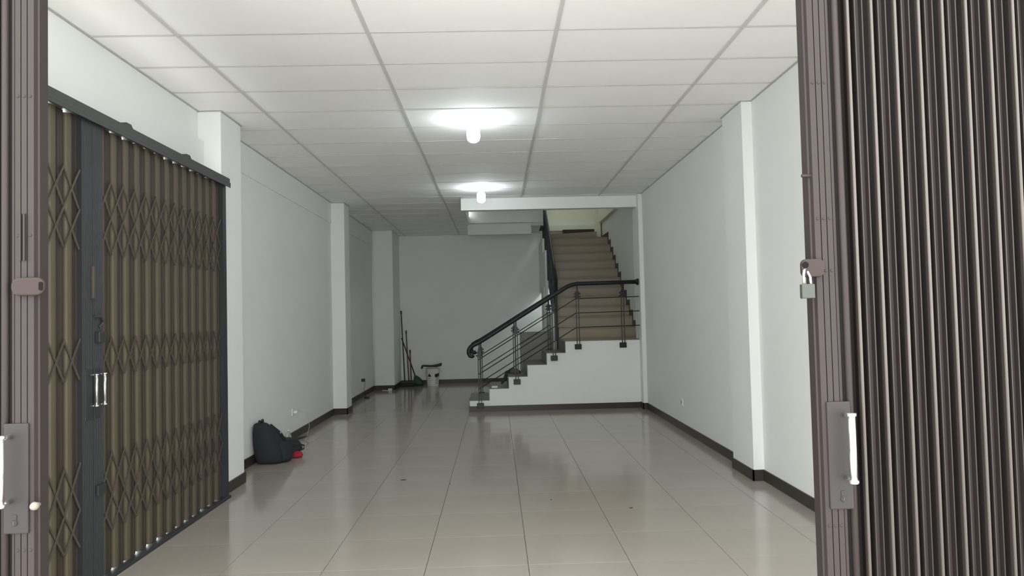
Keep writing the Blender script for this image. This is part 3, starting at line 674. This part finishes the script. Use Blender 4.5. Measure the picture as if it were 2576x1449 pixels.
hexs = lambda u: (0.12 if u > 0.5 else 0.0, 0.72 + 0.28 * u)
wrap(24, 78, 0.185, 0.275, 'print_logo', dm, hexs)
wrap(-42, -8, 0.20, 0.27, 'print_triangle', dm, tri)
for z in (0.175, 0.145, 0.115, 0.085, 0.055):
    wrap(30, 72, z - 0.009, z, 'print_line', gm)
wrap(-35, -15, 0.165, 0.172, 'print_line', gm)
# dark board over the bucket
rg = tag(MB().prism([(-1.605, 0.425), (-1.595, 0.445), (-1.40, 0.437), (-1.28, 0.455), (-1.185, 0.482), (-1.185, 0.425), (-1.28, 0.402), (-1.45, 0.408), (-1.585, 0.422), (-1.59, 0.372), (-1.612, 0.372)], 'y', 16.05, 16.27).build('lid_board', mat('black_board', srgb(50, 48, 45), 0.7, noise=0.15, scale=20), None), 'dark bent board resting across the paint bucket', 'board')
rg.location.z -= 0.006
# ------------------------------------------------------------------ bits on steps and floor
paper = mat('white_card', (0.66, 0.66, 0.63, 1), 0.6)
tag(MB().box(-0.09, 0.0, 11.60, 11.64, RZ * 2 + 0.001, RZ * 2 + 0.03).build('small_box', paper, None, bevel=0.002), 'small white box on the second stair step', 'box')
rag_m = mat('grey_rag', srgb(84, 84, 78), 0.9, noise=0.35, scale=18)
rgs = tag(blob([(0.30, 12.2, RZ * 3 + 0.002, 0.09, 0.10), (0.29, 12.2, RZ * 3 + 0.03, 0.08, 0.09), (0.26, 12.2, RZ * 3 + 0.07, 0.05, 0.06), (0.24, 12.2, RZ * 3 + 0.085, 0.02, 0.03)], 12, 0.012).build('crumpled_rag', rag_m, None, smooth=True), 'crumpled grey rag hanging over the third stair step', 'rag')
MB().tube([(0.22, 12.2, RZ * 3 + 0.04), (0.155, 12.18, RZ * 3 + 0.02), (0.12, 12.15, RZ * 3 - 0.08), (0.07, 12.12, RZ * 3 - 0.155)], [0.03, 0.028, 0.03, 0.02], 8).build('rag_tail', mat('dark_rag', srgb(54, 58, 54), 0.9), rgs, smooth=True)
cb = empty('card_scrap', (-2.24, 15.32, 0)); tag(cb, 'white scrap of card on the floor by the back left column', 'scrap')
MB().prism([(-2.33, 15.33), (-2.19, 15.26), (-2.17, 15.29), (-2.31, 15.36)], 'z', 0.002, 0.010).build('sheet', paper, cb)
MB().box(-2.19, -2.12, 15.22, 15.27, 0.002, 0.045).build('folded_piece', paper, cb)
tag(blob([(-2.40, 13.95, 0.003, 0.05, 0.06), (-2.40, 13.95, 0.02, 0.045, 0.055), (-2.40, 13.95, 0.03, 0.02, 0.03)], 10, 0.004).build('cable_heap', blk, None, smooth=True), 'small black coil of cord on the floor below the rear socket', 'cord')
leaf_m = mat('dry_leaf', srgb(60, 52, 42), 0.8)
for (x, y, l, a, lb) in ((-0.862, 6.83, 0.048, 0.1, 'dry brown leaf scrap on the floor left of centre'), (-0.432, 6.62, 0.014, 1.0, 'tiny dark crumb on a floor joint near the leaf'), (0.97, 5.63, 0.030, 0.3, 'thin dark scrap on the floor on the right'), (0.40, 5.95, 0.014, 0.5, 'tiny dark crumb on the floor in the middle')):
    c, s = math.cos(a), math.sin(a); pts = []
    for k in range(10):
        t = 2 * math.pi * k / 10; u, v = l * math.cos(t) * 0.5, l * 0.22 * math.sin(t)
        pts.append((x + u * c - v * s, y + u * s + v * c))
    tag(MB().prism(pts, 'z', 0.001, 0.005).build('floor_scrap', leaf_m, None), lb, 'scrap', 'scraps on the floor')
